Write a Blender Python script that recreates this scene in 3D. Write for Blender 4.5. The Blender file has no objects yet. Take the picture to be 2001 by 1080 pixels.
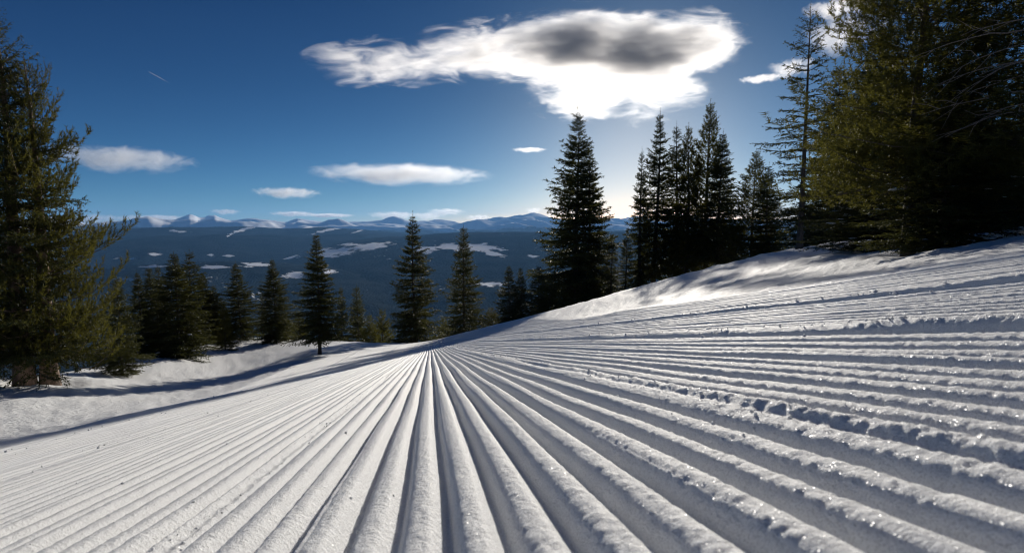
import bpy, bmesh, math
import numpy as np
from mathutils import Vector, Matrix

# ------------------------------------------------------------------ camera
FPX, PW, PH = 1000.0, 2001.0, 1080.0          # focal length and photo size in photo pixels
PITCH = math.atan((540.0 - 445.0) / FPX)      # true horizon sits a little above the middle
scene = bpy.context.scene
col = scene.collection
cam_data = bpy.data.cameras.new("camera")
cam_data.sensor_width = 36.0
cam_data.lens = 36.0 * FPX / PW
cam_data.clip_start = 0.01
cam_data.clip_end = 200000.0
cam_data.dof.use_dof = True
cam_data.dof.focus_distance = 3.0
cam_data.dof.aperture_fstop = 9.0
cam = bpy.data.objects.new("camera", cam_data)
cam.rotation_euler = (math.pi / 2 - PITCH, 0, 0)
col.objects.link(cam)
scene.camera = cam

CR = np.array([1.0, 0, 0])
CF = np.array([0, math.cos(PITCH), -math.sin(PITCH)])
CU = np.array([0, math.sin(PITCH), math.cos(PITCH)])


def ray(px, py):
    d = CR * ((px - 1000.5) / FPX) + CU * (-(py - 540.0) / FPX) + CF
    return d / np.linalg.norm(d)


def az_tan(px, py):
    d = ray(px, py)
    return math.atan2(d[0], d[1]), d[2] / math.hypot(d[0], d[1])


# ------------------------------------------------------------------ sky and sun
SUN = ray(1250, 212)
SUN_EL = math.asin(SUN[2])
SUN_AZ = math.atan2(SUN[0], SUN[1])
world = bpy.data.worlds.new("World")
scene.world = world
world.use_nodes = True
wn = world.node_tree.nodes
bg = wn["Background"]
sky = wn.new("ShaderNodeTexSky")
sky.sky_type = 'NISHITA'
sky.sun_disc = False
sky.sun_elevation = SUN_EL
sky.sun_rotation = SUN_AZ
sky.altitude = 3300.0
sky.air_density = 0.7
sky.dust_density = 2.6
sky.ozone_density = 5.0
# high, dry mountain air, polarised: one tone curve for the whole sky, per colour channel
wl = world.node_tree.links.new
sep = wn.new("ShaderNodeSeparateColor"); comb = wn.new("ShaderNodeCombineColor")
wl(sky.outputs[0], sep.inputs[0])
for ch, (gam, gain) in enumerate(((1.62, 0.232), (1.36, 0.272), (1.108, 0.308))):
    pw = wn.new("ShaderNodeMath"); pw.operation = 'POWER'; pw.inputs[1].default_value = gam
    mu = wn.new("ShaderNodeMath"); mu.operation = 'MULTIPLY'; mu.inputs[1].default_value = gain
    wl(sep.outputs[ch], pw.inputs[0]); wl(pw.outputs[0], mu.inputs[0]); wl(mu.outputs[0], comb.inputs[ch])
wl(comb.outputs[0], bg.inputs[0])
bg.inputs[1].default_value = 0.1

sun_data = bpy.data.lights.new("sun_lamp", 'SUN')
sun_data.energy = 4.5
sun_data.angle = math.radians(0.53)
sun_data.color = (1.0, 0.93, 0.82)
sun = bpy.data.objects.new("sun_lamp", sun_data)
sun.rotation_euler = Vector(SUN).to_track_quat('Z', 'Y').to_euler()
sun.location = (0, 0, 50)
col.objects.link(sun)

scene.view_settings.view_transform = 'Standard'
scene.view_settings.look = 'None'
scene.view_settings.gamma = 1.0
scene.view_settings.use_curve_mapping = False
scene.view_settings.exposure = 0.4
scene.cycles.max_bounces = 8
scene.cycles.diffuse_bounces = 5
scene.cycles.glossy_bounces = 2
scene.cycles.transmission_bounces = 2
scene.cycles.volume_bounces = 2
scene.cycles.volume_max_steps = 256
scene.cycles.sample_clamp_indirect = 4.0
scene.cycles.sample_clamp_direct = 6.0
scene.cycles.use_denoising = True
scene.cycles.filter_width = 1.1

# ------------------------------------------------------------------ numeric helpers
rng = np.random.default_rng(7)


def smooth(a, b, x):
    t = np.clip((x - a) / (b - a), 0, 1)
    return t * t * (3 - 2 * t)


def _hash(ix, iy, seed):
    h = (ix.astype(np.int64) * 374761393 + iy.astype(np.int64) * 668265263 + seed * 2147483647) & 0xffffffff
    h = ((h ^ (h >> 13)) * 1274126177) & 0xffffffff
    h = h ^ (h >> 16)
    return (h & 0xffffff).astype(np.float64) / 0xffffff


def vnoise(x, y, seed=0):
    ix = np.floor(x); iy = np.floor(y)
    fx = x - ix; fy = y - iy
    fx = fx * fx * fx * (fx * (fx * 6 - 15) + 10); fy = fy * fy * fy * (fy * (fy * 6 - 15) + 10)
    a = _hash(ix, iy, seed); b = _hash(ix + 1, iy, seed)
    c = _hash(ix, iy + 1, seed); d = _hash(ix + 1, iy + 1, seed)
    return (a + (b - a) * fx) * (1 - fy) + (c + (d - c) * fx) * fy


def fbm(x, y, octaves=4, seed=0, gain=0.5):
    s = np.zeros_like(x, dtype=np.float64); amp = 1.0; tot = 0.0
    for o in range(octaves):
        s += amp * (vnoise(x, y, seed + o * 17) - 0.5)
        tot += amp * 0.5
        amp *= gain
        x, y = x * 1.97 * 0.8 - y * 1.97 * 0.6 + 13.7, x * 1.97 * 0.6 + y * 1.97 * 0.8 + 7.1
    return s / tot                                          # about -1 .. 1


def mesh_np(name, verts, faces, mats=(), face_mat=None, smooth_shade=True):
    """verts (N,3), faces (M,3) or (M,4) -> mesh"""
    verts = np.asarray(verts, dtype=np.float32); faces = np.asarray(faces, dtype=np.int32)
    me = bpy.data.meshes.new(name)
    k = faces.shape[1]
    me.vertices.add(len(verts)); me.vertices.foreach_set("co", verts.ravel())
    me.loops.add(faces.size); me.loops.foreach_set("vertex_index", faces.ravel())
    me.polygons.add(len(faces))
    me.polygons.foreach_set("loop_start", np.arange(0, faces.size, k, dtype=np.int32))
    me.polygons.foreach_set("loop_total", np.full(len(faces), k, dtype=np.int32))
    if face_mat is not None:
        me.polygons.foreach_set("material_index", np.asarray(face_mat, dtype=np.int32))
    me.polygons.foreach_set("use_smooth", np.full(len(faces), smooth_shade))
    for m in mats:
        me.materials.append(m)
    me.update(calc_edges=True)
    return me


def link(name, data, parent=None, **props):
    o = bpy.data.objects.new(name, data)
    col.objects.link(o)
    if parent is not None:
        o.parent = parent
    for k, v in props.items():
        o[k] = v
    return o


def grid_faces(nr, nc, keep=None):
    i = np.arange(nr - 1)[:, None] * nc + np.arange(nc - 1)[None, :]
    f = np.stack([i, i + 1, i + nc + 1, i + nc], -1).reshape(-1, 4)
    if keep is not None:
        f = f[keep.reshape(-1)]
    return f


def compact(verts, faces):
    used = np.zeros(len(verts), bool); used[faces.ravel()] = True
    idx = np.cumsum(used) - 1
    return verts[used], idx[faces], used


# ------------------------------------------------------------------ materials
def new_mat(name):
    m = bpy.data.materials.new(name)
    m.use_nodes = True
    nt = m.node_tree
    nt.nodes.clear()
    out = nt.nodes.new("ShaderNodeOutputMaterial")
    return m, nt, out


def nd(nt, typ, **kw):
    n = nt.nodes.new(typ)
    for k, v in kw.items():
        if k.startswith("i_"):
            n.inputs[k[2:].replace("_", " ")].default_value = v
        else:
            setattr(n, k, v)
    return n


def math_node(nt, op, a, b=None, c=None, clamp=False):
    n = nt.nodes.new("ShaderNodeMath"); n.operation = op; n.use_clamp = clamp
    for i, v in enumerate((a, b, c)):
        if v is None:
            continue
        if isinstance(v, (int, float)):
            n.inputs[i].default_value = v
        else:
            nt.links.new(v, n.inputs[i])
    return n.outputs[0]


def vmath(nt, op, a, b):
    n = nt.nodes.new("ShaderNodeVectorMath"); n.operation = op
    for i, v in enumerate((a, b)):
        if v is None:
            continue
        if isinstance(v, (tuple, list)):
            n.inputs[i].default_value = v
        else:
            nt.links.new(v, n.inputs[i])
    return n


def snow_material(name, rough_relief, glint, sss=0.0):
    m, nt, out = new_mat(name)
    L = nt.links.new
    geo = nd(nt, "ShaderNodeNewGeometry")
    n1 = nd(nt, "ShaderNodeTexNoise", i_Scale=620.0, i_Detail=2.0, i_Roughness=0.7)
    n2 = nd(nt, "ShaderNodeTexNoise", i_Scale=190.0, i_Detail=3.0)
    n3 = nd(nt, "ShaderNodeTexNoise", i_Scale=11.0, i_Detail=6.0, i_Roughness=0.65)
    n4 = nd(nt, "ShaderNodeTexNoise", i_Scale=0.8, i_Detail=4.0)
    for n in (n1, n2, n3, n4):
        L(geo.outputs["Position"], n.inputs["Vector"])
    b3 = nd(nt, "ShaderNodeBump", i_Strength=0.5, i_Distance=rough_relief)
    L(n3.outputs[0], b3.inputs["Height"])
    b2 = nd(nt, "ShaderNodeBump", i_Strength=0.9, i_Distance=0.0030)
    L(n2.outputs[0], b2.inputs["Height"]); L(b3.outputs[0], b2.inputs["Normal"])
    b1 = nd(nt, "ShaderNodeBump", i_Strength=1.0, i_Distance=0.0017)
    L(n1.outputs[0], b1.inputs["Height"]); L(b2.outputs[0], b1.inputs["Normal"])
    cr = nd(nt, "ShaderNodeMix", data_type='RGBA')
    cr.inputs[6].default_value = (0.87, 0.89, 0.92, 1); cr.inputs[7].default_value = (0.94, 0.94, 0.93, 1)
    L(n4.outputs[0], cr.inputs[0])
    # single grains are a little clearer or whiter than their neighbours
    g = nd(nt, "ShaderNodeMix", data_type='RGBA', blend_type='MULTIPLY'); g.inputs[0].default_value = 1.0
    gr = math_node(nt, 'ADD', math_node(nt, 'MULTIPLY', n1.outputs[0], 1.5), 0.20, clamp=True)
    L(cr.outputs[2], g.inputs[6]); L(gr, g.inputs[7])
    p = nd(nt, "ShaderNodeBsdfPrincipled")
    L(g.outputs[2], p.inputs["Base Color"])
    p.inputs["Roughness"].default_value = 0.7
    if sss:
        p.subsurface_method = 'BURLEY'
        p.inputs["Subsurface Weight"].default_value = sss
        p.inputs["Subsurface Radius"].default_value = (1.0, 0.95, 0.85)
        p.inputs["Subsurface Scale"].default_value = 0.010
    p.inputs["Specular IOR Level"].default_value = 0.25
    L(b1.outputs[0], p.inputs["Normal"])
    # ice crystals: tiny facets, each with its own tilt
    vo = nd(nt, "ShaderNodeTexVoronoi", i_Scale=850.0)
    L(geo.outputs["Position"], vo.inputs["Vector"])
    off = vmath(nt, 'SUBTRACT', vo.outputs["Color"], (0.5, 0.5, 0.5))
    sc = vmath(nt, 'MULTIPLY', off.outputs[0], (2.6, 2.6, 2.6))
    ad = vmath(nt, 'ADD', sc.outputs[0], geo.outputs["Normal"])
    nm = vmath(nt, 'NORMALIZE', ad.outputs[0], None)
    gl = nd(nt, "ShaderNodeBsdfGlossy", i_Roughness=0.2)
    gl.inputs["Color"].default_value = (0.95, 0.97, 1, 1)
    L(nm.outputs[0], gl.inputs["Normal"])
    mx = nd(nt, "ShaderNodeMixShader"); mx.inputs[0].default_value = glint
    L(p.outputs[0], mx.inputs[1]); L(gl.outputs[0], mx.inputs[2])
    L(mx.outputs[0], out.inputs["Surface"])
    return m


def needle_material(name, dark, light, trans, rough=0.5, tw=0.3):
    m, nt, out = new_mat(name)
    L = nt.links.new
    info = nd(nt, "ShaderNodeObjectInfo")
    tc = nd(nt, "ShaderNodeTexCoord")
    no = nd(nt, "ShaderNodeTexNoise", i_Scale=11.0, i_Detail=3.0)
    L(tc.outputs["Object"], no.inputs["Vector"])
    f = math_node(nt, 'ADD', math_node(nt, 'MULTIPLY', no.outputs[0], 1.3), math_node(nt, 'MULTIPLY', info.outputs["Random"], 0.5))
    f = math_node(nt, 'SUBTRACT', f, 0.45, clamp=True)
    mx = nd(nt, "ShaderNodeMix", data_type='RGBA')
    mx.inputs[6].default_value = (*dark, 1); mx.inputs[7].default_value = (*light, 1)
    L(f, mx.inputs[0])
    p = nd(nt, "ShaderNodeBsdfPrincipled", i_Roughness=rough)
    p.inputs["Specular IOR Level"].default_value = 0.15
    L(mx.outputs[2], p.inputs["Base Color"])
    t = nd(nt, "ShaderNodeBsdfTranslucent"); t.inputs["Color"].default_value = (*trans, 1)
    ms = nd(nt, "ShaderNodeMixShader"); ms.inputs[0].default_value = tw
    L(p.outputs[0], ms.inputs[1]); L(t.outputs[0], ms.inputs[2])
    L(ms.outputs[0], out.inputs["Surface"])
    return m


def bark_material(name, a, b):
    m, nt, out = new_mat(name)
    L = nt.links.new
    tc = nd(nt, "ShaderNodeTexCoord")
    mp = nd(nt, "ShaderNodeMapping"); mp.inputs["Scale"].default_value = (60, 60, 14)
    L(tc.outputs["Object"], mp.inputs[0])
    no = nd(nt, "ShaderNodeTexNoise", i_Scale=1.0, i_Detail=6.0, i_Roughness=0.65)
    L(mp.outputs[0], no.inputs["Vector"])
    cr = nd(nt, "ShaderNodeValToRGB")
    cr.color_ramp.elements[0].position = 0.35; cr.color_ramp.elements[0].color = (*a, 1)
    cr.color_ramp.elements[1].position = 0.65; cr.color_ramp.elements[1].color = (*b, 1)
    L(no.outputs[0], cr.inputs[0])
    bp = nd(nt, "ShaderNodeBump", i_Strength=0.9, i_Distance=0.02)
    L(no.outputs[0], bp.inputs["Height"])
    p = nd(nt, "ShaderNodeBsdfPrincipled", i_Roughness=0.9)
    L(cr.outputs[0], p.inputs["Base Color"]); L(bp.outputs[0], p.inputs["Normal"])
    L(p.outputs[0], out.inputs["Surface"])
    return m


def land_material(name, forest_a, forest_b, snow, nscale, bump, speckle):
    """forest and open snow mixed by the vertex attribute 'snow' (0 forest .. 1 open snow)"""
    m, nt, out = new_mat(name)
    L = nt.links.new
    geo = nd(nt, "ShaderNodeNewGeometry")
    at = nd(nt, "ShaderNodeAttribute"); at.attribute_name = "snow"
    n1 = nd(nt, "ShaderNodeTexNoise", i_Scale=nscale, i_Detail=6.0, i_Roughness=0.7)
    n2 = nd(nt, "ShaderNodeTexNoise", i_Scale=nscale * 0.14, i_Detail=6.0, i_Roughness=0.7)
    n3 = nd(nt, "ShaderNodeTexVoronoi", i_Scale=nscale * 3.0)
    for n in (n1, n2, n3):
        L(geo.outputs["Position"], n.inputs["Vector"])
    fm = nd(nt, "ShaderNodeMix", data_type='RGBA')
    fm.inputs[6].default_value = (*forest_a, 1); fm.inputs[7].default_value = (*forest_b, 1)
    L(math_node(nt, 'MULTIPLY', math_node(nt, 'SUBTRACT', n2.outputs[0], 0.36), 3.2, clamp=True), fm.inputs[0])
    # amount of snow showing: attribute plus fine speckle of open ground between trees
    s = math_node(nt, 'ADD', at.outputs["Fac"], math_node(nt, 'MULTIPLY', math_node(nt, 'SUBTRACT', n1.outputs[0], 0.5), speckle))
    s = math_node(nt, 'MULTIPLY', math_node(nt, 'SUBTRACT', s, 0.42), 5.0, clamp=True)
    cm = nd(nt, "ShaderNodeMix", data_type='RGBA')
    cm.inputs[7].default_value = (*snow, 1)
    L(s, cm.inputs[0]); L(fm.outputs[2], cm.inputs[6])
    h = math_node(nt, 'ADD', n1.outputs[0], math_node(nt, 'MULTIPLY', n3.outputs[0], 0.6))
    bp = nd(nt, "ShaderNodeBump", i_Strength=0.6, i_Distance=bump)
    L(h, bp.inputs["Height"])
    L(math_node(nt, 'SUBTRACT', 0.7, math_node(nt, 'MULTIPLY', s, 0.6)), bp.inputs["Strength"])
    p = nd(nt, "ShaderNodeBsdfDiffuse", i_Roughness=0.0)
    L(cm.outputs[2], p.inputs["Color"]); L(bp.outputs[0], p.inputs["Normal"])
    L(p.outputs[0], out.inputs["Surface"])
    return m


SNOW = snow_material("groomed_snow_grain", 0.005, 0.008, 0.55)
SNOW_WILD = snow_material("wind_and_ski_churned_snow", 0.09, 0.004)
SPRUCE = needle_material("spruce_needles", (0.018, 0.030, 0.014), (0.046, 0.056, 0.017), (0.11, 0.11, 0.022), tw=0.28)
PINE = needle_material("pine_needles", (0.022, 0.032, 0.010), (0.064, 0.068, 0.017), (0.155, 0.145, 0.025), rough=0.6, tw=0.34)
BARK = bark_material("grey_bark", (0.035, 0.028, 0.023), (0.13, 0.108, 0.09))
BARK_DEAD = bark_material("dead_wood", (0.12, 0.10, 0.085), (0.30, 0.26, 0.22))
BARK_RED = bark_material("reddish_bark", (0.07, 0.045, 0.03), (0.26, 0.18, 0.13))

# ------------------------------------------------------------------ terrain shape
CAM_H = 0.175                      # lens above the corduroy
PITCH_S = 0.05                     # spacing of the corduroy ridges
U = ray(840, 670)                  # direction of the ridges, downhill
N = np.cross(ray(1840, 470), U); N = N / np.linalg.norm(N)
if N[2] < 0:
    N = -N
E = np.cross(U, N); E = E / np.linalg.norm(E)
if E[0] < 0:
    E = -E
FOOT = -CAM_H * N
AZ_U = math.atan2(U[0], U[1])

SKYLINE = [  # photo x, y of the far snow edge, distance of that edge, fall of the ground beyond it
    (-700, 830, 15, .10), (-300, 785, 15, .10), (0, 741, 17, .10), (100, 733, 18, .10), (200, 714, 21, .12), (300, 688, 25, .14),
    (400, 667, 30, .16), (480, 659, 32, .2), (620, 664, 28, .25), (700, 668, 27, .25), (800, 671, 26, .25),
    (850, 664, 25, .22), (900, 651, 24, .18), (1000, 626, 23, .12), (1100, 600, 22, .09), (1200, 571, 21, .07),
    (1300, 545, 21, .05), (1400, 520, 20, .04), (1500, 496, 20, .03), (1600, 479, 20, .03), (1700, 470, 21, .02),
    (1850, 462, 22, .02), (2001, 452, 24, .02), (2400, 425, 26, .02), (3000, 400, 26, .02)]
_az = []; _t = []
for px, py, rc, fall in SKYLINE:
    a, t = az_tan(px, py)
    _az.append(a); _t.append(t)
_az = np.array(_az); _t = np.array(_t)
AZT = np.linspace(-math.pi, math.pi, 2881)


def _smooth_table(v, w=25):
    k = np.hanning(w); k /= k.sum()
    return np.convolve(np.pad(v, w // 2, mode='edge'), k, mode='valid')


def t_plane(az):
    return -(N[0] * np.sin(az) + N[1] * np.cos(az)) / N[2]


_delta = _t - t_plane(_az)
TAB_D = _smooth_table(np.interp(AZT, np.concatenate([[-2.2], _az, [2.2]]), np.concatenate([[0], _delta, [0]])))
TAB_R = _smooth_table(np.interp(AZT, _az, [s[2] for s in SKYLINE]))
TAB_F = _smooth_table(np.interp(AZT, _az, [s[3] for s in SKYLINE]))
V_LEFT, V_RIGHT, U_END = -4.9, 4.3, 27.0


def height(x, y):
    x = np.asarray(x, dtype=np.float64); y = np.asarray(y, dtype=np.float64)
    d = np.hypot(x, y) + 1e-9
    az = np.arctan2(x, y)
    dl = np.interp(az, AZT, TAB_D); rc = np.interp(az, AZT, TAB_R); fa = np.interp(az, AZT, TAB_F)
    tp = t_plane(az)
    d0 = np.clip(4.6 / np.maximum(np.abs(np.sin(az - AZ_U)), 0.05), 5.0, 13.0)
    tt = np.clip((d - d0) / (rc - d0), 0, 1)
    s = 0.35 * tt * tt * (3 - 2 * tt) + 0.65 * tt ** 1.2
    q = np.maximum(d - rc, 0)
    z = d * (tp + dl * s) - CAM_H / N[2] * (1 - s)
    z = z - fa * q * q / (q + 6.0)
    q2 = np.maximum(d - 110, 0)
    z = z - 0.30 * q2 * q2 / (q2 + 60.0)
    # wind bumps and ski-churned snow outside the groomed strip
    amp = smooth(5.5, 11, d) * (0.25 + 0.75 * smooth(0.0, 0.35, np.abs(az - AZ_U)))
    z = z + amp * (0.07 * fbm(x * 0.33, y * 0.33, 4, 5) + 0.03 * fbm(x * 1.3 + 3, y * 1.3, 3, 9))
    return z


def ground_hit(px, py):
    r = ray(px, py)
    t = np.arange(6.0, 45.0, 0.02)
    gap = r[2] * t - height(r[0] * t, r[1] * t)
    k = np.where(gap < 0)[0]
    return r * t[k[0] if len(k) else int(np.argmin(gap / t))]


# ------------------------------------------------------------------ groomed corduroy strip
def ridge_offset(u, v):
    wob = 0.004 * fbm(u * 0.9, v * 0.0 + 3.3, 3, 41) + 0.0035 * fbm(u * 1.7, np.floor(v / PITCH_S) * 3.7, 2, 42)
    ph = (v + wob) / PITCH_S + 0.33
    cell = np.floor(ph)
    fr = ph - cell
    xx = np.minimum(fr, 1 - fr)                       # distance from the groove
    prof = 0.84 * (1 - np.exp(-(xx / 0.19) ** 2)) + 0.16 * np.sin(np.pi * fr)
    amp = 0.0235 * (0.86 + 0.28 * _hash(cell, cell * 0 + 3, 5)) * (1 + 0.12 * fbm(u * 2.1, cell * 5.1, 2, 12))
    z = amp * prof
    mask = np.zeros_like(v)
    for v0, w, a, sd in ((0.385, 0.023, 0.031, 1), (0.98, 0.026, 0.038, 2), (1.72, 0.028, 0.040, 3), (-0.335, 0.012, 0.006, 4),
                         (-1.42, 0.03, 0.012, 6), (3.1, 0.04, 0.04, 7), (-2.9, 0.05, 0.025, 8)):
        vv = v - v0 - 0.012 * fbm(u * 0.7 + sd, v * 0 + sd, 2, 60 + sd)
        g = np.exp(-(vv / w) ** 2)
        lump = 0.97 + 0.09 * fbm(u * 16 + sd, v * 20, 3, 70 + sd) + 0.14 * fbm(u * 2.3, v * 4, 2, 75 + sd)
        z = z * (1 - 0.75 * g) + a * g * lump
        mask = np.maximum(mask, g)
    crest = prof ** 2
    right = smooth(-0.1, 0.35, v)
    c1 = fbm(u * 34, v * 34, 3, 81, 0.6)
    c2 = fbm(u * 130, v * 130, 3, 87, 0.65)
    z += (0.0005 + 0.0003 * crest * right + 0.0010 * mask) * c1
    z += (0.0008 + 0.0017 * crest * (0.35 + 0.6 * right) + 0.0020 * mask) * c2
    # sparse crumbs thrown on top
    k = vnoise(u * 62, v * 62, 95)
    z += np.maximum(k - 0.95, 0) * 0.012 * (0.35 + crest * right + 2.0 * mask)
    edge = smooth(V_LEFT, V_LEFT + 0.3, v) * (1 - smooth(V_RIGHT - 0.5, V_RIGHT, v))
    fade = 1 - 0.6 * smooth(15, 25, u)
    return z * edge * fade


def build_groomed():
    us = [-1.5]
    while us[-1] < 0.25:
        us.append(us[-1] + 0.06)
    while us[-1] < U_END:
        us.append(us[-1] * 1.0080)
    us = np.array(us)
    vr = [0.0]
    while vr[-1] < 5.2:
        a = vr[-1]
        vr.append(a + min(max(0.0023, 0.0060 * a), 0.0096))
    vr = np.array(vr)
    vs = np.concatenate([-vr[::-1][:-1], vr])
    vs = vs[(vs >= V_LEFT) & (vs <= V_RIGHT)]
    Ug, Vg = np.meshgrid(us, vs, indexing='ij')
    vis = np.abs(Vg) < 1.55 * np.maximum(Ug, 0) + 1.0
    keep = vis[:-1, :-1] & vis[1:, 1:]
    f = grid_faces(len(us), len(vs), keep)
    uv, f, _ = compact(np.stack([Ug.ravel(), Vg.ravel()], 1), f)
    v = FOOT + uv[:, :1] * U + uv[:, 1:] * E
    v[:, 2] = height(v[:, 0], v[:, 1])
    v += (ridge_offset(uv[:, 0], uv[:, 1]) - 0.012)[:, None] * N
    me = mesh_np("groomed_snow", v, f, [SNOW])
    return link("groomed_snow", me, kind="structure", label="groomed snow combed into straight corduroy ridges")


def build_slope():
    d = [0.4]
    while d[-1] < 420:
        d.append(d[-1] * 1.030 + 0.004)
    d = np.array(d)
    a1 = np.linspace(-1.15, 1.15, 520)
    a2 = np.linspace(1.15, 2 * math.pi - 1.15, 90)[1:]
    az = np.concatenate([a1, a2])
    Dg, Ag = np.meshgrid(d, az, indexing='ij')
    X = Dg * np.sin(Ag); Y = Dg * np.cos(Ag)
    Z = height(X, Y)
    rel = np.stack([X, Y, Z], -1) - FOOT
    uu = rel @ U; vv = rel @ E
    inside = smooth(V_LEFT + 0.02, V_LEFT + 0.35, vv) * (1 - smooth(V_RIGHT - 0.35, V_RIGHT - 0.02, vv)) * (1 - smooth(U_END - 2.5, U_END - 0.3, uu)) * smooth(-1.5, -1.0, uu)
    Z = Z - 0.05 * inside
    rough = (1 - inside) * (0.042 * fbm(X * 3.6, Y * 3.6, 5, 33, 0.65) + 0.02 * np.maximum(fbm(X * 2.2, Y * 2.2, 3, 37), 0) ** 2)
    Z = Z + rough * (1 - smooth(60, 120, Dg))
    for wx, wy in ((52, 748), (100, 747), (622, 692), (1556, 484), (1738, 487), (1812, 488), (1862, 486)):   # wells melted round the near trunks
        w = ground_hit(wx, wy)
        r2 = (X - w[0]) ** 2 + (Y - w[1]) ** 2
        Z = Z - 0.16 * np.exp(-r2 / 0.35) + 0.07 * np.exp(-((np.sqrt(r2) - 1.2) / 0.4) ** 2) * (0.6 + 0.5 * fbm(X * 1.5, Y * 1.5, 2, 55))
    P = np.stack([X, Y, Z], -1).reshape(-1, 3)
    f = grid_faces(len(d), len(az))
    me = mesh_np("snow_slope", P, f, [SNOW_WILD])
    return link("snow_slope", me, kind="structure", label="open snow slope around the groomed run")


build_groomed()
build_slope()

# loose crumbs of snow along the berms and on the left half
def crumb_mesh():
    bm = bmesh.new()
    bmesh.ops.create_icosphere(bm, subdivisions=1, radius=1.0)
    base = np.array([v.co[:] for v in bm.verts]); fc = np.array([[v.index for v in f.verts] for f in bm.faces])
    bm.free()
    r = np.random.default_rng(21)
    us, vs, ss = [], [], []
    for v0, w, cnt, smin, smax in ((0.385, 0.04, 240, .0010, .0042), (0.98, 0.035, 200, .0015, .006), (1.72, 0.04, 120, .003, .009),
                                   (-0.335, 0.012, 170, .0008, .0030), (-1.42, 0.10, 120, .0015, .006), (-2.9, 0.2, 80, .003, .010)):
        us.append(abs(v0) * 0.7 + 0.25 + 5.5 * r.random(cnt) ** 1.8)
        vs.append(v0 + r.normal(size=cnt) * w)
        ss.append(smin + (smax - smin) * r.random(cnt) ** 3)
    u = 0.6 + 6 * r.random(260) ** 1.3
    us.append(u); vs.append(-r.random(260) * 1.2 * u); ss.append(0.0008 + 0.0026 * r.random(260) ** 3)
    us = np.concatenate(us); vs = np.concatenate(vs); ss = np.concatenate(ss)
    p = FOOT + us[:, None] * U + vs[:, None] * E
    p[:, 2] = height(p[:, 0], p[:, 1])
    p += (ridge_offset(us, vs) - 0.012 + ss * 0.3)[:, None] * N
    M = len(us)
    w = base[None] * (1 + 0.3 * r.normal(size=(M, len(base), 1)).clip(-1, 1)) * ss[:, None, None] * r.uniform(0.7, 1.3, (M, 1, 3))
    V = (w + p[:, None]).reshape(-1, 3)
    Fc = (fc[None] + (np.arange(M) * len(base))[:, None, None]).reshape(-1, 3)
    me = mesh_np("snow_crumbs", V, Fc, [SNOW])
    link("snow_crumbs", me, kind="stuff", label="loose crumbs of snow thrown over the corduroy", category="snow")


crumb_mesh()

# ------------------------------------------------------------------ valley, hills, mountains
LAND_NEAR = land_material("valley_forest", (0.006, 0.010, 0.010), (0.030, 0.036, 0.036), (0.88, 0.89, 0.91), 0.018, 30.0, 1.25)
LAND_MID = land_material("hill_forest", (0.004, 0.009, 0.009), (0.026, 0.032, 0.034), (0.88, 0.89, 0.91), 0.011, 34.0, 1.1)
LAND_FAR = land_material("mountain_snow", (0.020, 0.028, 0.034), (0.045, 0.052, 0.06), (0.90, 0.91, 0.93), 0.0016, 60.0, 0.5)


def project(P):
    rel = P
    w = rel @ CF
    return 1000.5 + FPX * (rel @ CR) / w, 540 - FPX * (rel @ CU) / w


def hill(name, label, crest, dist, d_front, d_back, floor, mat, noise_amp, noise_scale, mask, ncol=800, nrow=60, seed=1, spur=0.0, flat=0.0):
    cx = np.arange(crest[0][0], crest[-1][0] + 1, 10.0)
    cy = np.interp(cx, [c[0] for c in crest], [c[1] for c in crest])
    pts = [az_tan(px, py) for px, py in zip(cx, cy)]
    ca = np.array([p[0] for p in pts]); ct = np.array([p[1] for p in pts])
    az = np.linspace(-1.12, 1.12, ncol)
    dd = np.concatenate([np.linspace(d_front, dist, int(nrow * .75), endpoint=False), np.linspace(dist, d_back, nrow - int(nrow * .75))])
    Dg, Ag = np.meshgrid(dd, az, indexing='ij')
    ztop = np.interp(Ag, ca, ct) * dist
    t = np.where(Dg < dist, (Dg - d_front) / (dist - d_front), 1 - (Dg - dist) / (d_back - dist))
    prof = np.clip(t, 0, 1)
    prof = (prof * prof * (3 - 2 * prof) * 0.55 + prof * 0.45) * (1 - flat) + np.sin(prof * math.pi / 2) * flat
    X = Dg * np.sin(Ag); Y = Dg * np.cos(Ag)
    n = fbm(X / noise_scale, Y / noise_scale, 6, seed, 0.40)
    sp = 1 - np.abs(fbm(X / (noise_scale * 1.6) + 5, Y / (noise_scale * 2.4), 5, seed + 50, 0.42)) * 2
    Z = floor + (ztop - floor) * prof + noise_amp * n * (0.35 + prof * (1 - prof) * 2.6) + spur * (sp - 0.4) * prof * (1.12 - prof) * 3.4
    P = np.stack([X, Y, Z], -1).reshape(-1, 3)
    px, py = project(P)
    me = mesh_np(name, P, grid_faces(nrow, ncol), [mat])
    a = me.attributes.new("snow", 'FLOAT', 'POINT')
    a.data.foreach_set("value", mask(P[:, 0], P[:, 1], P[:, 2], px, py, n.ravel(), sp.ravel()).astype(np.float32))
    return link(name, me, kind="structure", label=label)


def patches(px, py, x, y, items, wob=0.45, sc=60.0, seed=3):
    w = fbm(x / sc, y / sc, 4, seed)
    m = np.full_like(px, -1.0)
    for cx, cy, rx, ry, tilt in items:
        dx = px - cx; dy = py - cy - dx * tilt
        m = np.maximum(m, 1.0 - np.sqrt((dx / rx) ** 2 + (dy / ry) ** 2) + wob * w)
    return np.clip(0.40 + m * 0.6, 0.0, 1.0) * smooth(-0.6, -0.1, m)


def mask_range(x, y, z, px, py, n, sp):
    line = -40 + 260 * fbm(x / 2600, y / 2600, 4, 91)
    base = smooth(-260, 200, z - line)
    bare = 0.55 * np.maximum(fbm(x / 900, y / 900, 4, 17), 0) + 0.35 * np.maximum(sp - 0.55, 0)
    return base * 1.0 - 0.8 * bare


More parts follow.
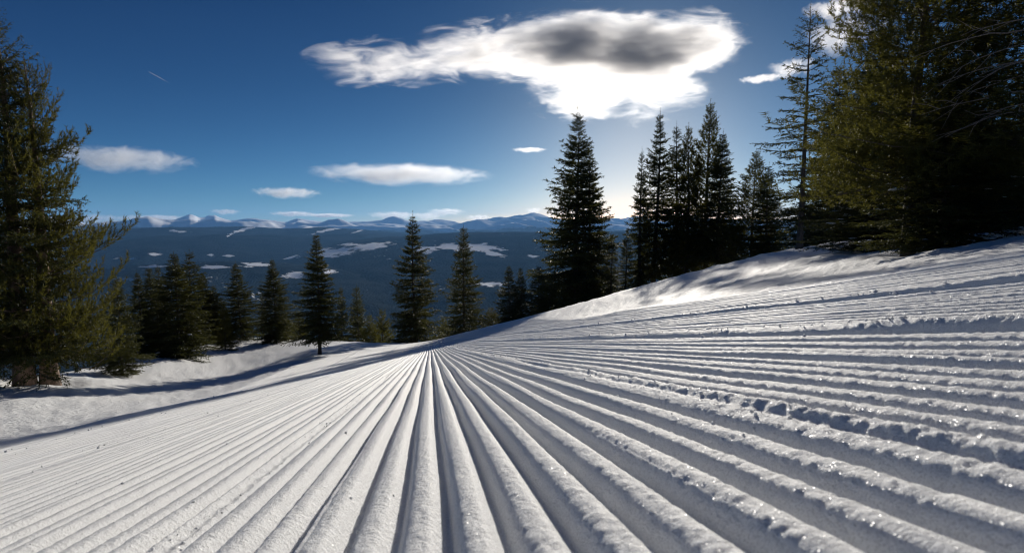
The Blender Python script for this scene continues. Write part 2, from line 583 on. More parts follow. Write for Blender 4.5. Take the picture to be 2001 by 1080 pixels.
def mask_ridge(x, y, z, px, py, n, sp):
    return patches(px, py, x, y, [(475, 449, 22, 3, -.25), (640, 450, 28, 3, -.2), (345, 452, 26, 2.5, .1), (455, 456, 14, 2, -.5),
                                  (300, 497, 16, 3, 0), (412, 498, 10, 2.5, 0), (445, 500, 11, 3, 0), (700, 452, 12, 2, -.3), (250, 505, 30, 2, 0), (360, 506, 24, 1.6, 0)], 0.9, sc=110)


def mask_hill(x, y, z, px, py, n, sp):
    return np.maximum(patches(px, py, x, y, [(655, 491, 42, 8, -.05), (722, 482, 42, 7, -.10), (690, 478, 30, 3, 0), (640, 500, 22, 4, .1),
                                  (885, 482, 34, 7, .05), (938, 483, 42, 8, .12), (960, 494, 26, 6, .25), (830, 487, 24, 8, .05),
                                  (565, 503, 26, 4, -.1), (1040, 500, 12, 3, .1)], 0.9, 120), 0.55 * np.clip(fbm(x / 420, y / 420, 3, 74) + 0.1, 0, 0.6))


def mask_lower(x, y, z, px, py, n, sp):
    return np.maximum(patches(px, py, x, y, [(500, 517, 36, 4.5, 0), (575, 538, 26, 7, 0), (420, 522, 30, 3, 0), (300, 520, 24, 3, 0),
                                  (500, 574, 14, 3, -.3), (710, 527, 20, 6, .2), (640, 530, 18, 5, 0), (860, 509, 20, 2, 0), (240, 545, 30, 4, 0),
                                  (330, 560, 24, 5, .1), (960, 555, 30, 4, 0)], 0.9, 90), 0.60 * np.clip(fbm(x / 300, y / 300, 3, 77) + 0.1, 0, 0.6))


def mask_floor(x, y, z, px, py, n, sp):
    return np.maximum(patches(px, py, x, y, [(720, 580, 34, 3, -.08), (575, 596, 22, 3, 0), (500, 612, 16, 3, 0), (868, 622, 14, 4, 0), (640, 604, 30, 2.5, 0),
                                  (760, 592, 26, 2, 0), (400, 600, 40, 3, 0), (900, 590, 40, 3, 0), (990, 580, 30, 3, 0), (1015, 560, 20, 2, 0)], 0.9, 70),
                      0.60 * np.clip(fbm(x / 220, y / 220, 3, 79) + 0.1, 0, 0.6))


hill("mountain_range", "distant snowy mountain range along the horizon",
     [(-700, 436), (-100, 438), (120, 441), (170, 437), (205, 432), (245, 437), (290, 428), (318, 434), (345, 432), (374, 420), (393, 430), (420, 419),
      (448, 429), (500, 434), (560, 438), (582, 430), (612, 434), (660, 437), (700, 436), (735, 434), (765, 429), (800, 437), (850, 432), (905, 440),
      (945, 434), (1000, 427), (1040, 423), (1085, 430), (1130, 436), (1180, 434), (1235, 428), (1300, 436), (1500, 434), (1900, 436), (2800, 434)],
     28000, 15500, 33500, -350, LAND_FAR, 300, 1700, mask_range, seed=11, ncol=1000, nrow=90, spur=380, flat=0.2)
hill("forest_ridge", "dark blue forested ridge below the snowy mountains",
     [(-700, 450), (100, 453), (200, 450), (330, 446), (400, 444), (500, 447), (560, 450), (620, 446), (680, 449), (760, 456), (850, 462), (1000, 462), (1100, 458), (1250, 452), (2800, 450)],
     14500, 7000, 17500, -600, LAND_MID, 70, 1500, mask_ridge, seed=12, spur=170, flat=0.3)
hill("clearing_hill", "dark forested hill with open snowy clearings",
     [(-700, 560), (250, 560), (430, 522), (500, 509), (557, 497), (620, 480), (680, 469), (730, 464), (800, 462), (850, 456), (900, 453), (1000, 452), (1080, 454), (1250, 452), (1500, 455), (2800, 460)],
     9500, 4200, 12500, -600, LAND_MID, 22, 900, mask_hill, seed=13, ncol=900, nrow=80, spur=30, flat=0.8)
hill("lower_hill", "low forested hill speckled with snow in the valley",
     [(-700, 530), (200, 527), (400, 512), (500, 513), (640, 520), (760, 532), (900, 524), (1000, 516), (1100, 520), (2800, 520)],
     6200, 2600, 8200, -640, LAND_NEAR, 34, 500, mask_lower, seed=14, ncol=900, nrow=70, spur=60, flat=0.3)
hill("valley_floor", "wooded valley floor with snowy fields",
     [(-700, 590), (2800, 590)], 4400, 350, 9000, -650, LAND_NEAR, 30, 700, mask_floor, seed=15, ncol=700, nrow=70)

# air between the camera and the mountains
def build_haze():
    bm = bmesh.new()
    bmesh.ops.create_cube(bm, size=1.0)
    me = bpy.data.meshes.new("haze"); bm.to_mesh(me); bm.free()
    m, nt, out = new_mat("haze_air")
    pv = nd(nt, "ShaderNodeVolumePrincipled")
    pv.inputs["Color"].default_value = (0.22, 0.51, 1.0, 1)
    pv.inputs["Density"].default_value = 2.1e-5
    pv.inputs["Anisotropy"].default_value = 0.15
    nt.links.new(pv.outputs[0], out.inputs["Volume"])
    me.materials.append(m)
    o = link("haze", me, kind="stuff", label="thin blue haze over the valley", category="haze")
    z0, z1 = -1700.0, 1050.0
    o.scale = (70000, 36000, z1 - z0)
    o.location = (0, 16500, (z0 + z1) / 2)
    return o


build_haze()

# ------------------------------------------------------------------ conifers
def tube(points, radii, sides=7):
    points = np.asarray(points); V = []; F = []
    for i, p in enumerate(points):
        a = points[min(i + 1, len(points) - 1)] - points[max(i - 1, 0)]
        a = a / (np.linalg.norm(a) + 1e-12)
        ref = np.array([0, 1.0, 0]) if abs(a[2]) > 0.7 else np.array([0, 0, 1.0])
        b = np.cross(a, ref); b /= np.linalg.norm(b); c = np.cross(a, b)
        ang = np.arange(sides) / sides * 2 * math.pi
        V.append(p + radii[i] * (np.cos(ang)[:, None] * b + np.sin(ang)[:, None] * c))
    n = len(points)
    for i in range(n - 1):
        for k in range(sides):
            k2 = (k + 1) % sides
            F.append((i * sides + k, i * sides + k2, (i + 1) * sides + k2, (i + 1) * sides + k))
    return np.concatenate(V), np.array(F)


def needles(A, B, ln, density, width, r, spread=0.85):
    """needle blades around the segments A-B"""
    seg = B - A
    le = np.linalg.norm(seg, axis=1)
    cnt = np.maximum(1, np.round(le * density * r.uniform(0.8, 1.2, len(le)))).astype(int)
    idx = np.repeat(np.arange(len(A)), cnt)
    M = len(idx)
    t = r.random(M)
    ax = seg[idx] / (le[idx, None] + 1e-9)
    p = A[idx] + seg[idx] * t[:, None]
    q = r.normal(size=(M, 3)); q -= (q * ax).sum(1)[:, None] * ax
    q /= np.linalg.norm(q, axis=1)[:, None] + 1e-9
    phi = spread * r.uniform(0.6, 1.25, M)
    d = ax * np.cos(phi)[:, None] + q * np.sin(phi)[:, None]
    L = (ln[idx] if isinstance(ln, np.ndarray) else ln) * r.uniform(0.7, 1.2, M)
    w = np.cross(d, r.normal(size=(M, 3))); w /= np.linalg.norm(w, axis=1)[:, None] + 1e-9
    w *= (width * (L / np.mean(L)))[:, None] * 0.5
    V = np.stack([p - w, p + w, p + d * L[:, None]], 1).reshape(-1, 3)
    return V, np.arange(3 * M).reshape(-1, 3)


def conifer(name, seed, R=0.18, whorls=38, per=6, z0=0.05, power=0.85, el_top=50, el_bot=-22, droop=0.25, upturn=0.30, twigs=9, twig_len=0.40,
            ln=0.012, dens=420, wid=0.0030, inner=0.12, candle=0.0, lumpy=0.25, mat=SPRUCE, bark=BARK, trunk_r=0.014, spread=0.85, gaps=0.0, leader=0.03, low_round=0.12, tuft=0.35):
    """unit-height tree -> (trunk mesh, crown mesh, branch tip points)"""
    r = np.random.default_rng(seed)
    # trunk
    zz = np.linspace(-0.02, 1.0, 16)
    bend = 0.006 * np.stack([np.sin(zz * 5 + seed), np.cos(zz * 4 + seed * 2)], 1)
    pts = np.stack([bend[:, 0], bend[:, 1], zz], 1)
    rad = trunk_r * np.maximum(1 - zz, 0.015) ** 0.9
    rad[0] *= 1.35; rad[1] *= 1.1
    tv, tf = tube(pts, rad, 9)
    A = []; B = []; wood = []
    tips = []
    side_amp = r.uniform(-1, 1, 4)
    for i in range(whorls):
        t = (i + r.uniform(-0.3, 0.3)) / whorls
        z = z0 + (0.975 - z0) * min(max(t, 0), 1)
        rel = (1 - z) / (1 - z0)
        n = max(3, int(round(per * r.uniform(0.75, 1.25) * (0.65 + 0.35 * rel))))
        a0 = r.uniform(0, 2 * math.pi)
        lay = r.uniform(1 - lumpy, 1 + lumpy * 0.5)
        for k in range(n):
            if r.random() < gaps:
                continue
            a = a0 + (k + r.uniform(-0.3, 0.3)) * 2 * math.pi / n
            L = R * (rel ** power) * lay * r.uniform(0.72, 1.12) * (1 + 0.12 * math.sin(a * 2 + side_amp[0] * 3 + z * 6)) + 0.006
            L *= 1 - low_round * max(0, (0.16 - (z - z0)) / 0.16)
            el = math.radians(el_bot + (el_top - el_bot) * (1 - rel) ** 1.3 + r.normal() * 6)
            h = np.array([math.cos(a), math.sin(a), 0]); up = np.array([0, 0, 1.0])
            ss = np.linspace(0, 1, 6)
            zc = z + r.uniform(-0.008, 0.008)
            cur = np.outer(ss * L * math.cos(el), h) + np.outer(L * (math.sin(el) * ss - droop * ss ** 2 * rel + upturn * ss ** 3 * (0.4 + 0.6 * rel)), up)
            swing = r.normal() * 0.12
            perp = np.array([-h[1], h[0], 0])
            cur += np.outer(swing * L * ss ** 2, perp)
            cur[:, 2] += zc; cur[:, 0] += bend[0, 0] * 0
            wood.append((cur, max(0.0011, 0.0026 * L / max(R, .01) * 0.9)))
            tips.append(cur[4])
            k0 = 1 if inner < 0.2 else 2
            for j in range(k0 if candle <= 0 else 3, 5):
                A.append(cur[j]); B.append(cur[j + 1])
            nt_ = max(3, int(round(twigs * (0.4 + 0.6 * L / R))))
            for j in range(nt_):
                s = inner + (1 - inner) * (j + r.uniform(0.1, 0.9)) / nt_
                fi = s * 5; ii = min(int(fi), 4); f_ = fi - ii
                p = cur[ii] * (1 - f_) + cur[ii + 1] * f_
                tang = cur[ii + 1] - cur[ii]; tang = tang / (np.linalg.norm(tang) + 1e-9)
                for sg in (-1, 1):
                    tl = twig_len * L * (1.05 - 0.75 * s) * r.uniform(0.6, 1.2) + 0.006
                    d = tang * 0.62 + perp * sg * r.uniform(0.55, 1.0) + up * r.normal(-0.10 + candle, 0.18)
                    d /= np.linalg.norm(d)
                    e = p + d * tl
                    if candle > 0:
                        e2 = e + (d * 0.4 + up * 0.9) * tl * 0.45
                        A.append(p + (e - p) * tuft); B.append(e); A.append(e); B.append(e2)
                    else:
                        m = p + d * tl * 0.55
                        e = e - up * tl * 0.12
                        A.append(p); B.append(m); A.append(m); B.append(e)
    A.append(np.array([0, 0, 0.955])); B.append(np.array([0, 0, 1.0 + leader * 0.3]))
    A.append(np.array([0, 0, 0.90])); B.append(np.array([0, 0, 0.96]))
    A = np.array(A); B = np.array(B)
    lna = ln * (0.45 + 0.55 * np.clip((1 - A[:, 2]) * 4.5, 0, 1))
    nv, nf = needles(A, B, lna, dens, wid, r, spread)
    wv = []; wf = []; c = 0
    for cur, rw in wood:
        q = cur[[0, 2, 3, 5]]
        v, f = tube(q, [rw, rw * 0.75, rw * 0.5, rw * 0.15], 3)
        f = np.concatenate([f[:, [0, 1, 2]], f[:, [0, 2, 3]]])
        wv.append(v); wf.append(f + c); c += len(v)
    wv = np.concatenate(wv); wf = np.concatenate(wf)
    crown = mesh_np(name + "_crown", np.concatenate([nv, wv]), np.concatenate([nf, wf + len(nv)]), [mat, bark],
                    np.concatenate([np.zeros(len(nf)), np.ones(len(wf))]), smooth_shade=False)
    trunk = mesh_np(name + "_trunk", tv, tf, [bark])
    return dict(trunk=trunk, crown=crown, R=R, tips=np.array(tips))


KIND = {
    "full": conifer("full_spruce", 3, whorls=50, per=8, twigs=9, gaps=0.05, dens=500),
    "full2": conifer("broad_spruce", 5, R=0.19, whorls=44, per=8, twigs=9, lumpy=0.35, power=0.75, gaps=0.08),
    "full3": conifer("ragged_spruce", 71, R=0.17, whorls=42, per=8, twigs=9, lumpy=0.5, power=0.9, gaps=0.12, el_bot=-28, upturn=0.4, dens=520),
    "slim": conifer("slim_spruce", 8, R=0.12, whorls=50, per=7, twigs=8, el_bot=-30, power=0.7, lumpy=0.4, ln=0.011, gaps=0.12),
    "open": conifer("open_spruce", 13, R=0.15, whorls=46, per=8, twigs=9, z0=0.14, lumpy=0.4, gaps=0.1),
    "tall": conifer("sparse_spruce", 21, R=0.145, whorls=30, per=5, twigs=9, z0=0.13, power=0.62, lumpy=0.5, gaps=0.22, el_bot=-14, upturn=0.2,
                    droop=0.12, ln=0.009, dens=500, wid=0.0024, trunk_r=0.012),
    "bush": conifer("bushy_conifer", 31, R=0.30, whorls=24, per=7, twigs=8, power=0.6, el_bot=0, ln=0.022, wid=0.006, dens=240, mat=PINE, z0=0.02),
    "candle": conifer("candle_pine", 37, R=0.17, whorls=30, per=7, twigs=6, power=0.75, el_top=62, el_bot=0, droop=0.1, upturn=0.5, candle=0.5, ln=0.017,
                      dens=420, wid=0.0036, lumpy=0.4, mat=PINE, gaps=0.1, z0=0.06),
}


def place(kind, px, py, D, hw, label, category="tree", group=None, name="spruce_tree", rot=None, sink=0.05):
    """tree whose tip shows at (px, py), standing D metres off (or where the photo shows its foot: D = ('y', foot_y, foot_x))"""
    if isinstance(D, tuple):
        hit = ground_hit(D[2], D[1])
        D = math.hypot(hit[0], hit[1])
    az, t = az_tan(px, py)
    x, y = D * math.sin(az), D * math.cos(az)
    zb = float(height(x, y)) - sink
    h = D * t - zb
    k = KIND[kind]
    root = bpy.data.objects.new(name, None)
    root.empty_display_size = 0.3
    col.objects.link(root)
    root.location = (x, y, zb)
    root["label"] = label; root["category"] = category
    if group:
        root["group"] = group
    depth = y * math.cos(PITCH) - 0
    s = 1.38 * hw / FPX * y / k["R"]
    rz = rot if rot is not None else rng.uniform(0, 6.28)
    lean = rng.normal(0, 0.014, 2) if D > 20 else (0, 0)
    root.rotation_euler = (lean[0], lean[1], 0)
    for part in ("trunk", "crown"):
        c = link(part, k[part], root)
        c.scale = (s, s, h) if part == "crown" else (h, h, h)
        c.rotation_euler = (0, 0, rz)
    return root, h, s, rz


G1 = "spruces along the far edge of the slope"
TREES = [
    # kind, tip x, tip y, distance, half width, label
    ("full3", 268, 528, 24, 33, "slender dark spruce just right of the huge left-hand pine"),
    ("full2", 292, 521, 27, 36, "dark spruce half hidden between two left-hand spruces, left of the tallest one"),
    ("slim", 311, 516, 30, 24, "thin spruce tip peeping out left of the tallest left-group spruce"),
    ("full", 339, 491, 24, 54, "tallest and widest spruce of the left-hand group, its skirt on rough snow"),
    ("slim", 368, 488, 29, 34, "narrow pointed spruce close behind the widest left-group spruce, to its right"),
    ("full3", 394, 531, 30, 36, "olive spruce second from the right end of the left-hand group"),
    ("full", 418, 556, 31, 30, "small spruce at the right end of the left-hand group"),
    ("bush", 436, 592, 27, 20, "small yellow-green bushy conifer at the snow edge beside the left-hand group"),
    ("full3", 465, 510, 31, 38, "dark lone spruce with a wide skirt right of the left-hand group"),
    ("slim", 511, 572, 60, 16, "tiny thin spruce standing in the gap left of the faint slim spruce"),
    ("full", 533, 504, 29, 34, "slim spruce midway between the lone dark spruce and the one with a bare trunk"),
    ("bush", 585, 606, 55, 34, "low dark conifer filling the gap left of the bare-trunked spruce"),
    ("bush", 560, 615, 58, 26, "low olive conifer behind the snow edge left of the bare-trunked spruce"),
    ("open", 617, 453, ('y', 692, 622), 42, "spruce with a short bare trunk standing alone on the open snow"),
    ("slim", 662, 556, 56, 20, "thin small spruce right behind the bare-trunked spruce"),
    ("full2", 697, 556, 58, 36, "mid-sized olive spruce left of the low rounded conifer"),
    ("bush", 722, 612, 52, 28, "yellowish bushy conifer at the snow edge in front of the mid-sized olive spruce"),
    ("bush", 745, 602, 55, 32, "low rounded conifer left of the tall spruce at the corduroy's end"),
    ("full3", 807, 414, 29, 50, "tall shaggy spruce at the far end of the corduroy ridges"),
    ("bush", 868, 618, 55, 30, "low brownish conifer between the two tall spruces at mid picture"),
    ("full2", 905, 439, 40, 46, "broad conical spruce right of the one at the corduroy's end"),
    ("bush", 960, 600, 40, 30, "low conifer at the crest between the broad conical spruce and the small pair"),
    ("full3", 997, 515, 36, 34, "small spruce left of a cluster at the foot of the twin-topped spruce"),
    ("full2", 1021, 521, 40, 26, "small spruce in the middle of the cluster left of the twin-topped spruce"),
    ("slim", 1051, 516, 40, 26, "small thin spruce in the cluster nearest the twin-topped spruce"),
    ("bush", 1075, 545, 36, 34, "bushy low conifer at the left foot of the twin-topped spruce"),
    ("full", 1130, 214, 55, 78, "large spruce left of the sun, higher tip of the twin-topped pair"),
    ("full3", 1152, 282, 57, 60, "second tip of the twin-topped spruce pair left of the sun"),
    ("slim", 1196, 452, 52, 20, "short spruce just right of the twin-topped pair"),
    ("slim", 1224, 443, 50, 20, "short thin spruce midway between the twin-topped pair and the thin spire"),
    ("slim", 1255, 290, 54, 24, "very thin spire of a spruce directly below the sun"),
    ("open", 1287, 215, 58, 42, "tall narrow spruce just right of the sun and the thin spire"),
    ("slim", 1330, 240, 60, 38, "spruce with a needle-thin tip right of the tall narrow one"),
    ("candle", 1351, 242, 56, 42, "pine with blunt tufted tip touching the needle-thin spruce"),
    ("candle", 1388, 199, 57, 52, "tallest pine with upright tufted shoots right of the sun"),
    ("open", 1411, 254, 54, 46, "dark spruce leaning against the right side of the tallest tufted pine"),
    ("candle", 1476, 292, 50, 50, "shorter tufted pine alone between the sun group and the sparse spruce"),
    ("full3", 1505, 318, 48, 44, "dark spruce behind the right side of the shorter tufted pine"),
    ("tall", 1587, 2, ('y', 484, 1556), 66, "tall sparse spruce with bare grey trunk and gappy branches"),
    ("full2", 1640, 128, 38, 74, "dark spruce right behind the tall sparse spruce"),
    ("full", 1730, 60, 30, 120, "wide dark spruce with drooping skirts on the snow under the right pine"),
    ("full2", 1890, 150, 34, 120, "dark spruce far behind the big right-hand pine"),
    ("full2", 1742, 190, ('y', 487, 1738), 112, "near dark spruce with snowy skirts sweeping the snow left of the grey pine trunk"),
    ("full", 1868, 120, ('y', 486, 1862), 110, "near dark spruce sweeping the snow right of the grey pine trunk"),
    ("full2", 1690, 215, 27, 88, "dark spruce filling the space between the sparse spruce and the pine trunk"),
    ("full", 1785, 150, 33, 110, "dark spruce directly behind the grey pine trunk at right"),
    ("full2", 1955, 240, 29, 110, "dark bushy spruce right of the grey pine trunk, under the bright boughs"),
    ("full", 2010, 160, 38, 110, "dark spruce at the right picture edge behind the pine boughs"),
]
placed = {}
for k, px, py, D, hw, lab in TREES:
    nm = {"bush": "young_conifer", "candle": "pine_tree"}.get(k, "spruce_tree")
    placed[(px, py)] = place(k, px, py, D, hw, lab, name=nm, group=G1 if px < 1530 else "trees on the right bank") + (k,)

# big trees of their own make
KIND["left_spruce"] = conifer("left_spruce", 51, R=0.24, whorls=40, per=7, twigs=13, z0=0.10, power=0.62, lumpy=0.3, ln=0.0095, dens=640, wid=0.0019,
                              el_bot=-12, bark=BARK_RED, trunk_r=0.022)
KIND["left_pine"] = conifer("left_pine", 57, R=0.27, whorls=24, per=7, twigs=8, z0=0.09, power=0.62, el_top=60, el_bot=-8, droop=0.12, upturn=0.55,
                            candle=0.45, ln=0.0135, dens=820, wid=0.0020, lumpy=0.45, mat=PINE, bark=BARK_RED, trunk_r=0.022, spread=0.75, gaps=0.08, tuft=0.3)
KIND["right_pine"] = conifer("right_pine", 63, R=0.30, whorls=34, per=9, twigs=10, z0=0.16, power=0.40, el_top=60, el_bot=-10, droop=0.14, upturn=0.35,
                             candle=0.20, ln=0.0100, dens=1050, wid=0.0016, lumpy=0.45, mat=PINE, bark=BARK, trunk_r=0.014, spread=1.0, inner=0.2, gaps=0.1, tuft=0.5)
place("left_spruce", -14, 18, ('y', 748, 52), 116, "huge spruce with pale flaking trunk at the left picture edge", name="spruce_tree")
place("left_pine", 46, 112, ('y', 747, 100), 116, "big shaggy pine with tufted upturned boughs at the left edge", name="pine_tree")
place("full2", 226, 540, 19, 40, "dark small spruce tucked under the right side of the huge left-hand pine")
place("right_pine", 1835, -330, ('y', 488, 1812), 158, "huge pine with grey trunk and sunlit tufted boughs at upper right", name="pine_tree")
edge_pine = place("right_pine", 2150, -420, 10.5, 300, "pine standing outside the right picture edge, its thin boughs reaching in", name="pine_tree")

# bare dead boughs of the pine at the right picture edge, seen against its own foliage
inv = Matrix.Translation(edge_pine[0].location).inverted()
rb = np.random.default_rng(17)
for i in range(9):
    y0 = 60 + 24 * i; x1 = rb.uniform(1790, 1900); y1 = y0 + rb.uniform(0, 70)
    a = ray(2090, y0 - 40) * 9.6; b = ray(x1, y1) * rb.uniform(8.8, 9.3)
    m = (a + b) / 2 + np.array([0, 0, rb.uniform(0.05, 0.28)])
    tt = np.linspace(0, 1, 9)[:, None]
    pts = a * (1 - tt) ** 2 + 2 * m * tt * (1 - tt) + b * tt ** 2 + np.cumsum(rb.normal(0, 0.012, (9, 3)), 0)
    v1, f1 = tube(pts, np.linspace(0.013, 0.003, 9), 5)
    vs_, fs_, n_ = [v1], [f1], len(v1)
    for j in (4, 5, 6, 7):                                   # side twigs
        e = pts[j] + (pts[j] - pts[j - 1]) * 1.6 + rb.normal(0, 0.12, 3)
        v2, f2 = tube([pts[j], (pts[j] + e) / 2 + rb.normal(0, 0.02, 3), e], [0.005, 0.004, 0.002], 4)
        vs_.append(v2); fs_.append(f2 + n_); n_ += len(v2)
    o = link("bare_branch", mesh_np("bare_branch", np.concatenate(vs_) - np.array(edge_pine[0].location), np.concatenate(fs_), [BARK_DEAD]), edge_pine[0])

# snow still lying on the low boughs of the shaded spruces
bm = bmesh.new(); bmesh.ops.create_icosphere(bm, subdivisions=2, radius=1.0)
blob_v = np.array([v.co[:] for v in bm.verts]); blob_f = np.array([[v.index for v in f.verts] for f in bm.faces]); bm.free()
for key, cnt, zmax in (((1742, 190), 34, 0.5), ((1868, 120), 22, 0.45), ((1690, 215), 26, 0.6), ((339, 491), 14, 0.25), ((1640, 128), 20, 0.6)):
    root, h, sxy, rz, kd = placed[key]
    tips = KIND[kd]["tips"]; tips = tips[(tips[:, 2] < zmax) & (tips[:, 2] > 0.06)]
    tips = tips[rb.choice(len(tips), min(cnt, len(tips)), replace=False)]
    V = []; Fs = []
    for q, t in enumerate(tips):
        c = np.array([math.cos(rz) * t[0] - math.sin(rz) * t[1], math.sin(rz) * t[0] + math.cos(rz) * t[1], t[2]]) * [sxy, sxy, h]
        s0 = rb.uniform(0.5, 1.0) * 0.020 * h
        ang = math.atan2(c[1], c[0])
        w = blob_v * (1 + 0.25 * rb.normal(size=(len(blob_v), 1)).clip(-1, 1)) * [s0 * 1.7, s0, s0 * 0.32]
        w = np.stack([w[:, 0] * math.cos(ang) - w[:, 1] * math.sin(ang), w[:, 0] * math.sin(ang) + w[:, 1] * math.cos(ang), w[:, 2]], 1)
        V.append(w + c * [0.93, 0.93, 1] + [0, 0, s0 * 0.25]); Fs.append(blob_f + q * len(blob_v))
    o = link("snow_load", mesh_np("snow_load", np.concatenate(V), np.concatenate(Fs), [SNOW_WILD]), root, kind="stuff")

# ------------------------------------------------------------------ clouds
def cloud_material(name, ell, dens, k=3.2, noise_scale=1.6, stretch=(0.7, 1, 1.5), amp=0.95, bias=0.05, aniso=0.72, detail=5.0, step=0.5, tex=1.0):
    m, nt, out = new_mat(name)
    L = nt.links.new
    tc = nd(nt, "ShaderNodeTexCoord")
    P = tc.outputs["Object"]
    F = None
    for (cx, cy, cz), (rx, ry, rz), w in ell:
        a = vmath(nt, 'SUBTRACT', P, (cx, cy, cz))
        b = vmath(nt, 'DIVIDE', a.outputs[0], (rx, ry, rz))
        ln_ = nt.nodes.new("ShaderNodeVectorMath"); ln_.operation = 'LENGTH'; L(b.outputs[0], ln_.inputs[0])
        v = math_node(nt, 'MULTIPLY', math_node(nt, 'SUBTRACT', 1.0, ln_.outputs["Value"]), w)
        F = v if F is None else math_node(nt, 'SMOOTH_MAX', F, v, 0.15)
    sc = vmath(nt, 'MULTIPLY', P, stretch)
    no = nd(nt, "ShaderNodeTexNoise", i_Scale=noise_scale, i_Detail=detail, i_Roughness=0.66, i_Distortion=1.0)
    L(sc.outputs[0], no.inputs["Vector"])
    n = math_node(nt, 'MULTIPLY', math_node(nt, 'SUBTRACT', no.outputs[0], 0.5), amp)
    sc2 = vmath(nt, 'MULTIPLY', P, (stretch[0] * 0.8, 1, stretch[2] * 1.2))
    no2 = nd(nt, "ShaderNodeTexNoise", i_Scale=noise_scale * 1.6, i_Detail=detail, i_Roughness=0.6, i_Distortion=0.4)
    L(sc2.outputs[0], no2.inputs["Vector"])
    n2 = math_node(nt, 'SUBTRACT', no2.outputs[0], 0.5)
    d = math_node(nt, 'SUBTRACT', math_node(nt, 'ADD', F, n), bias)
    d = math_node(nt, 'MULTIPLY', d, k, clamp=True)
    d = math_node(nt, 'MULTIPLY', d, dens)
    d = math_node(nt, 'MULTIPLY', d, math_node(nt, 'MAXIMUM', math_node(nt, 'ADD', math_node(nt, 'MULTIPLY', n2, tex), 0.8), 0.06))
    pv = nd(nt, "ShaderNodeVolumePrincipled")
    pv.inputs["Color"].default_value = (0.97, 0.97, 0.98, 1)
    pv.inputs["Anisotropy"].default_value = aniso
    L(d, pv.inputs["Density"])
    L(pv.outputs[0], out.inputs["Volume"])
    m.cycles.volume_step_rate = step
    return m


def basis_at(px, py):
    f = ray(px, py)
    rgt = np.cross(f, [0, 0, 1.0]); rgt /= np.linalg.norm(rgt)
    up = np.cross(rgt, f)
    return f, rgt, up


def cloud_object(name, label, px, py, dist, ell, mat, inflate=1.22, voxel=0.16):
    """ell in units of 100 photo pixels round (px, py)"""
    bm = bmesh.new()
    for c, r_, w in ell:
        M = Matrix.Translation(c) @ Matrix.Diagonal((r_[0] * inflate, r_[1] * inflate, r_[2] * inflate, 1))
        bmesh.ops.create_icosphere(bm, subdivisions=3, radius=1.0, matrix=M)
    me = bpy.data.meshes.new(name); bm.to_mesh(me); bm.free()
    if len(ell) > 1:
        o = bpy.data.objects.new("tmp", me); col.objects.link(o)
        md = o.modifiers.new("r", 'REMESH'); md.mode = 'VOXEL'; md.voxel_size = voxel
        dg = bpy.context.evaluated_depsgraph_get()
        me2 = bpy.data.meshes.new_from_object(o.evaluated_get(dg))
        bpy.data.objects.remove(o)
        me2.name = name; me = me2
    me.materials.clear(); me.materials.append(mat)
    f, rgt, up = basis_at(px, py)
    o = link(name, me, label=label, category="cloud")
    s = dist * 100 / FPX
    M = Matrix(((rgt[0], f[0], up[0]), (rgt[1], f[1], up[1]), (rgt[2], f[2], up[2])))
    o.matrix_world = Matrix.Translation(f * dist) @ M.to_4x4() @ Matrix.Scale(s, 4)
    return o


MC = (1080, 130)
def _e(x, y, rx, ry, w=1.0, depth=None, cz=0.0):
    return ((x - MC[0]) / 100, cz, -(y - MC[1]) / 100), (rx / 100, (depth or rx * 0.7) / 100, ry / 100), w
main = [_e(1130, 100, 185, 60, 1.0, 150), _e(1235, 112, 130, 62, 1.05, 150), _e(1320, 98, 90, 52, 0.8, 80), _e(960, 106, 150, 50, 0.62, 70),
        _e(1135, 192, 95, 42, 0.7, 50), _e(1160, 158, 120, 36, 0.7, 50), _e(1268, 172, 88, 48, 0.65, 50), _e(1240, 206, 60, 30, 0.35, 20), _e(785, 118, 140, 42, 0.45, 50), _e(690, 104, 70, 22, 0.36, 30)]
cm = cloud_material("main_cloud", main, 0.0120, k=0.8, noise_scale=2.2, stretch=(0.55, 1, 1.6), amp=1.6, bias=0.08, aniso=0.52, detail=6.0, step=0.25, tex=5.0)
cloud_object("cloud", "large dark-cored cloud with blazing white rim around the sun", MC[0], MC[1], 7000, main, cm)

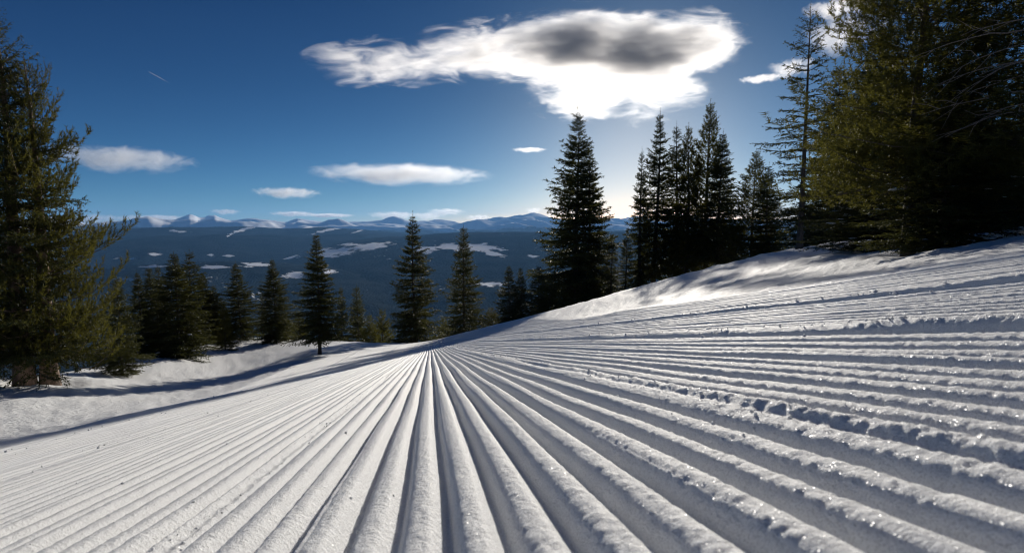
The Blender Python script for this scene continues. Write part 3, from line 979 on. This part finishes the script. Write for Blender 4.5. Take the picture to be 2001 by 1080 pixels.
SMALL = [  # x, y, half width, half height, distance, label
    (232, 311, 92, 20, 11000, "flat white cloud right of the huge left-hand pine"),
    (785, 341, 150, 20, 12000, "long white lens-shaped cloud low in the blue, above mid picture"),
    (560, 377, 52, 10, 16000, "small flat white cloud left of the long lens-shaped one"),
    (768, 421, 44, 8, 48000, "low white cloud just above the mountains left of the tall central spruce"),
    (835, 422, 30, 8, 48000, "low white cloud just above the mountains right of the tall central spruce"),
    (872, 414, 34, 7, 48000, "small ragged cloud right of and above the pair by the central spruce"),
    (572, 418, 36, 5, 48000, "thin streak of cloud over the mountains at left centre"),
    (640, 421, 44, 4, 48000, "thin pale wisp above the mountains left of the low clouds"),
    (935, 426, 24, 7, 48000, "tiny cloud over the mountains left of the twin-topped spruce"),
    (1042, 411, 15, 6, 48000, "tiny white puff left of the twin-topped spruce"),
    (1034, 293, 30, 5, 14000, "faint short cloud streak left of the sun group, above the mountains"),
    (1487, 154, 32, 7, 9000, "thin streak of cloud left of the tall sparse spruce"),
    (1648, 62, 52, 32, 8000, "white cloud between the tall sparse spruce and the right pine"),
    (1640, 14, 46, 16, 8500, "wispy cloud at the top edge beside the right pine"),
    (1545, 132, 32, 16, 9500, "small pale cloud behind the tall sparse spruce"),
    (180, 430, 40, 10, 50000, "pale cloud on the mountains beside the left-hand pine"),
    (300, 427, 50, 6, 50000, "flat cloud low behind the left snowy peaks"),
    (440, 414, 22, 5, 50000, "tiny cloud above the highest snowy peak"),
]
mats = {}
for i, (x, y, hw, hh, dist, lab) in enumerate(SMALL):
    e = [((0, 0, 0), (hw / 100, hw / 100 * 0.6, hh / 100), 1.0)]
    s_ = dist / 10.0
    asp = hw / hh
    m = cloud_material("cloud_%d" % i, e, 1.5 / (hh * dist / FPX) * 0.55, k=1.0, noise_scale=1.0 / (hh / 100) * 0.95, stretch=(min(1, 3.0 / asp), 1.0, 1.0),
                       amp=2.8, bias=0.10, aniso=0.5, detail=5.0, step=0.6, tex=3.0)
    cloud_object("cloud", lab, x, y, dist, e, m, inflate=1.2)

# contrail
ct_mat, nt, out = new_mat("contrail_ice")
pv = nd(nt, "ShaderNodeVolumePrincipled"); pv.inputs["Density"].default_value = 0.02; pv.inputs["Anisotropy"].default_value = 0.3
nt.links.new(pv.outputs[0], out.inputs["Volume"])
f, rgt, up = basis_at(310, 151)
p0 = ray(290, 140) * 12000; p1 = ray(332, 163) * 12000
v, fc = tube([p0, p0 + (p1 - p0) * 0.05, p0 + (p1 - p0) * 0.5, p1], [1.5, 9, 11, 2], 8)
nv_ = len(v)
tri = np.concatenate([fc[:, [0, 1, 2]], fc[:, [0, 2, 3]], [[0, k, k + 1] for k in range(1, 7)][::-1], [[nv_ - 8, nv_ - 8 + k + 1, nv_ - 8 + k] for k in range(1, 7)]])
link("contrail", mesh_np("contrail", v, tri, [ct_mat]), label="short thin white contrail high in the blue at upper left", category="contrail")
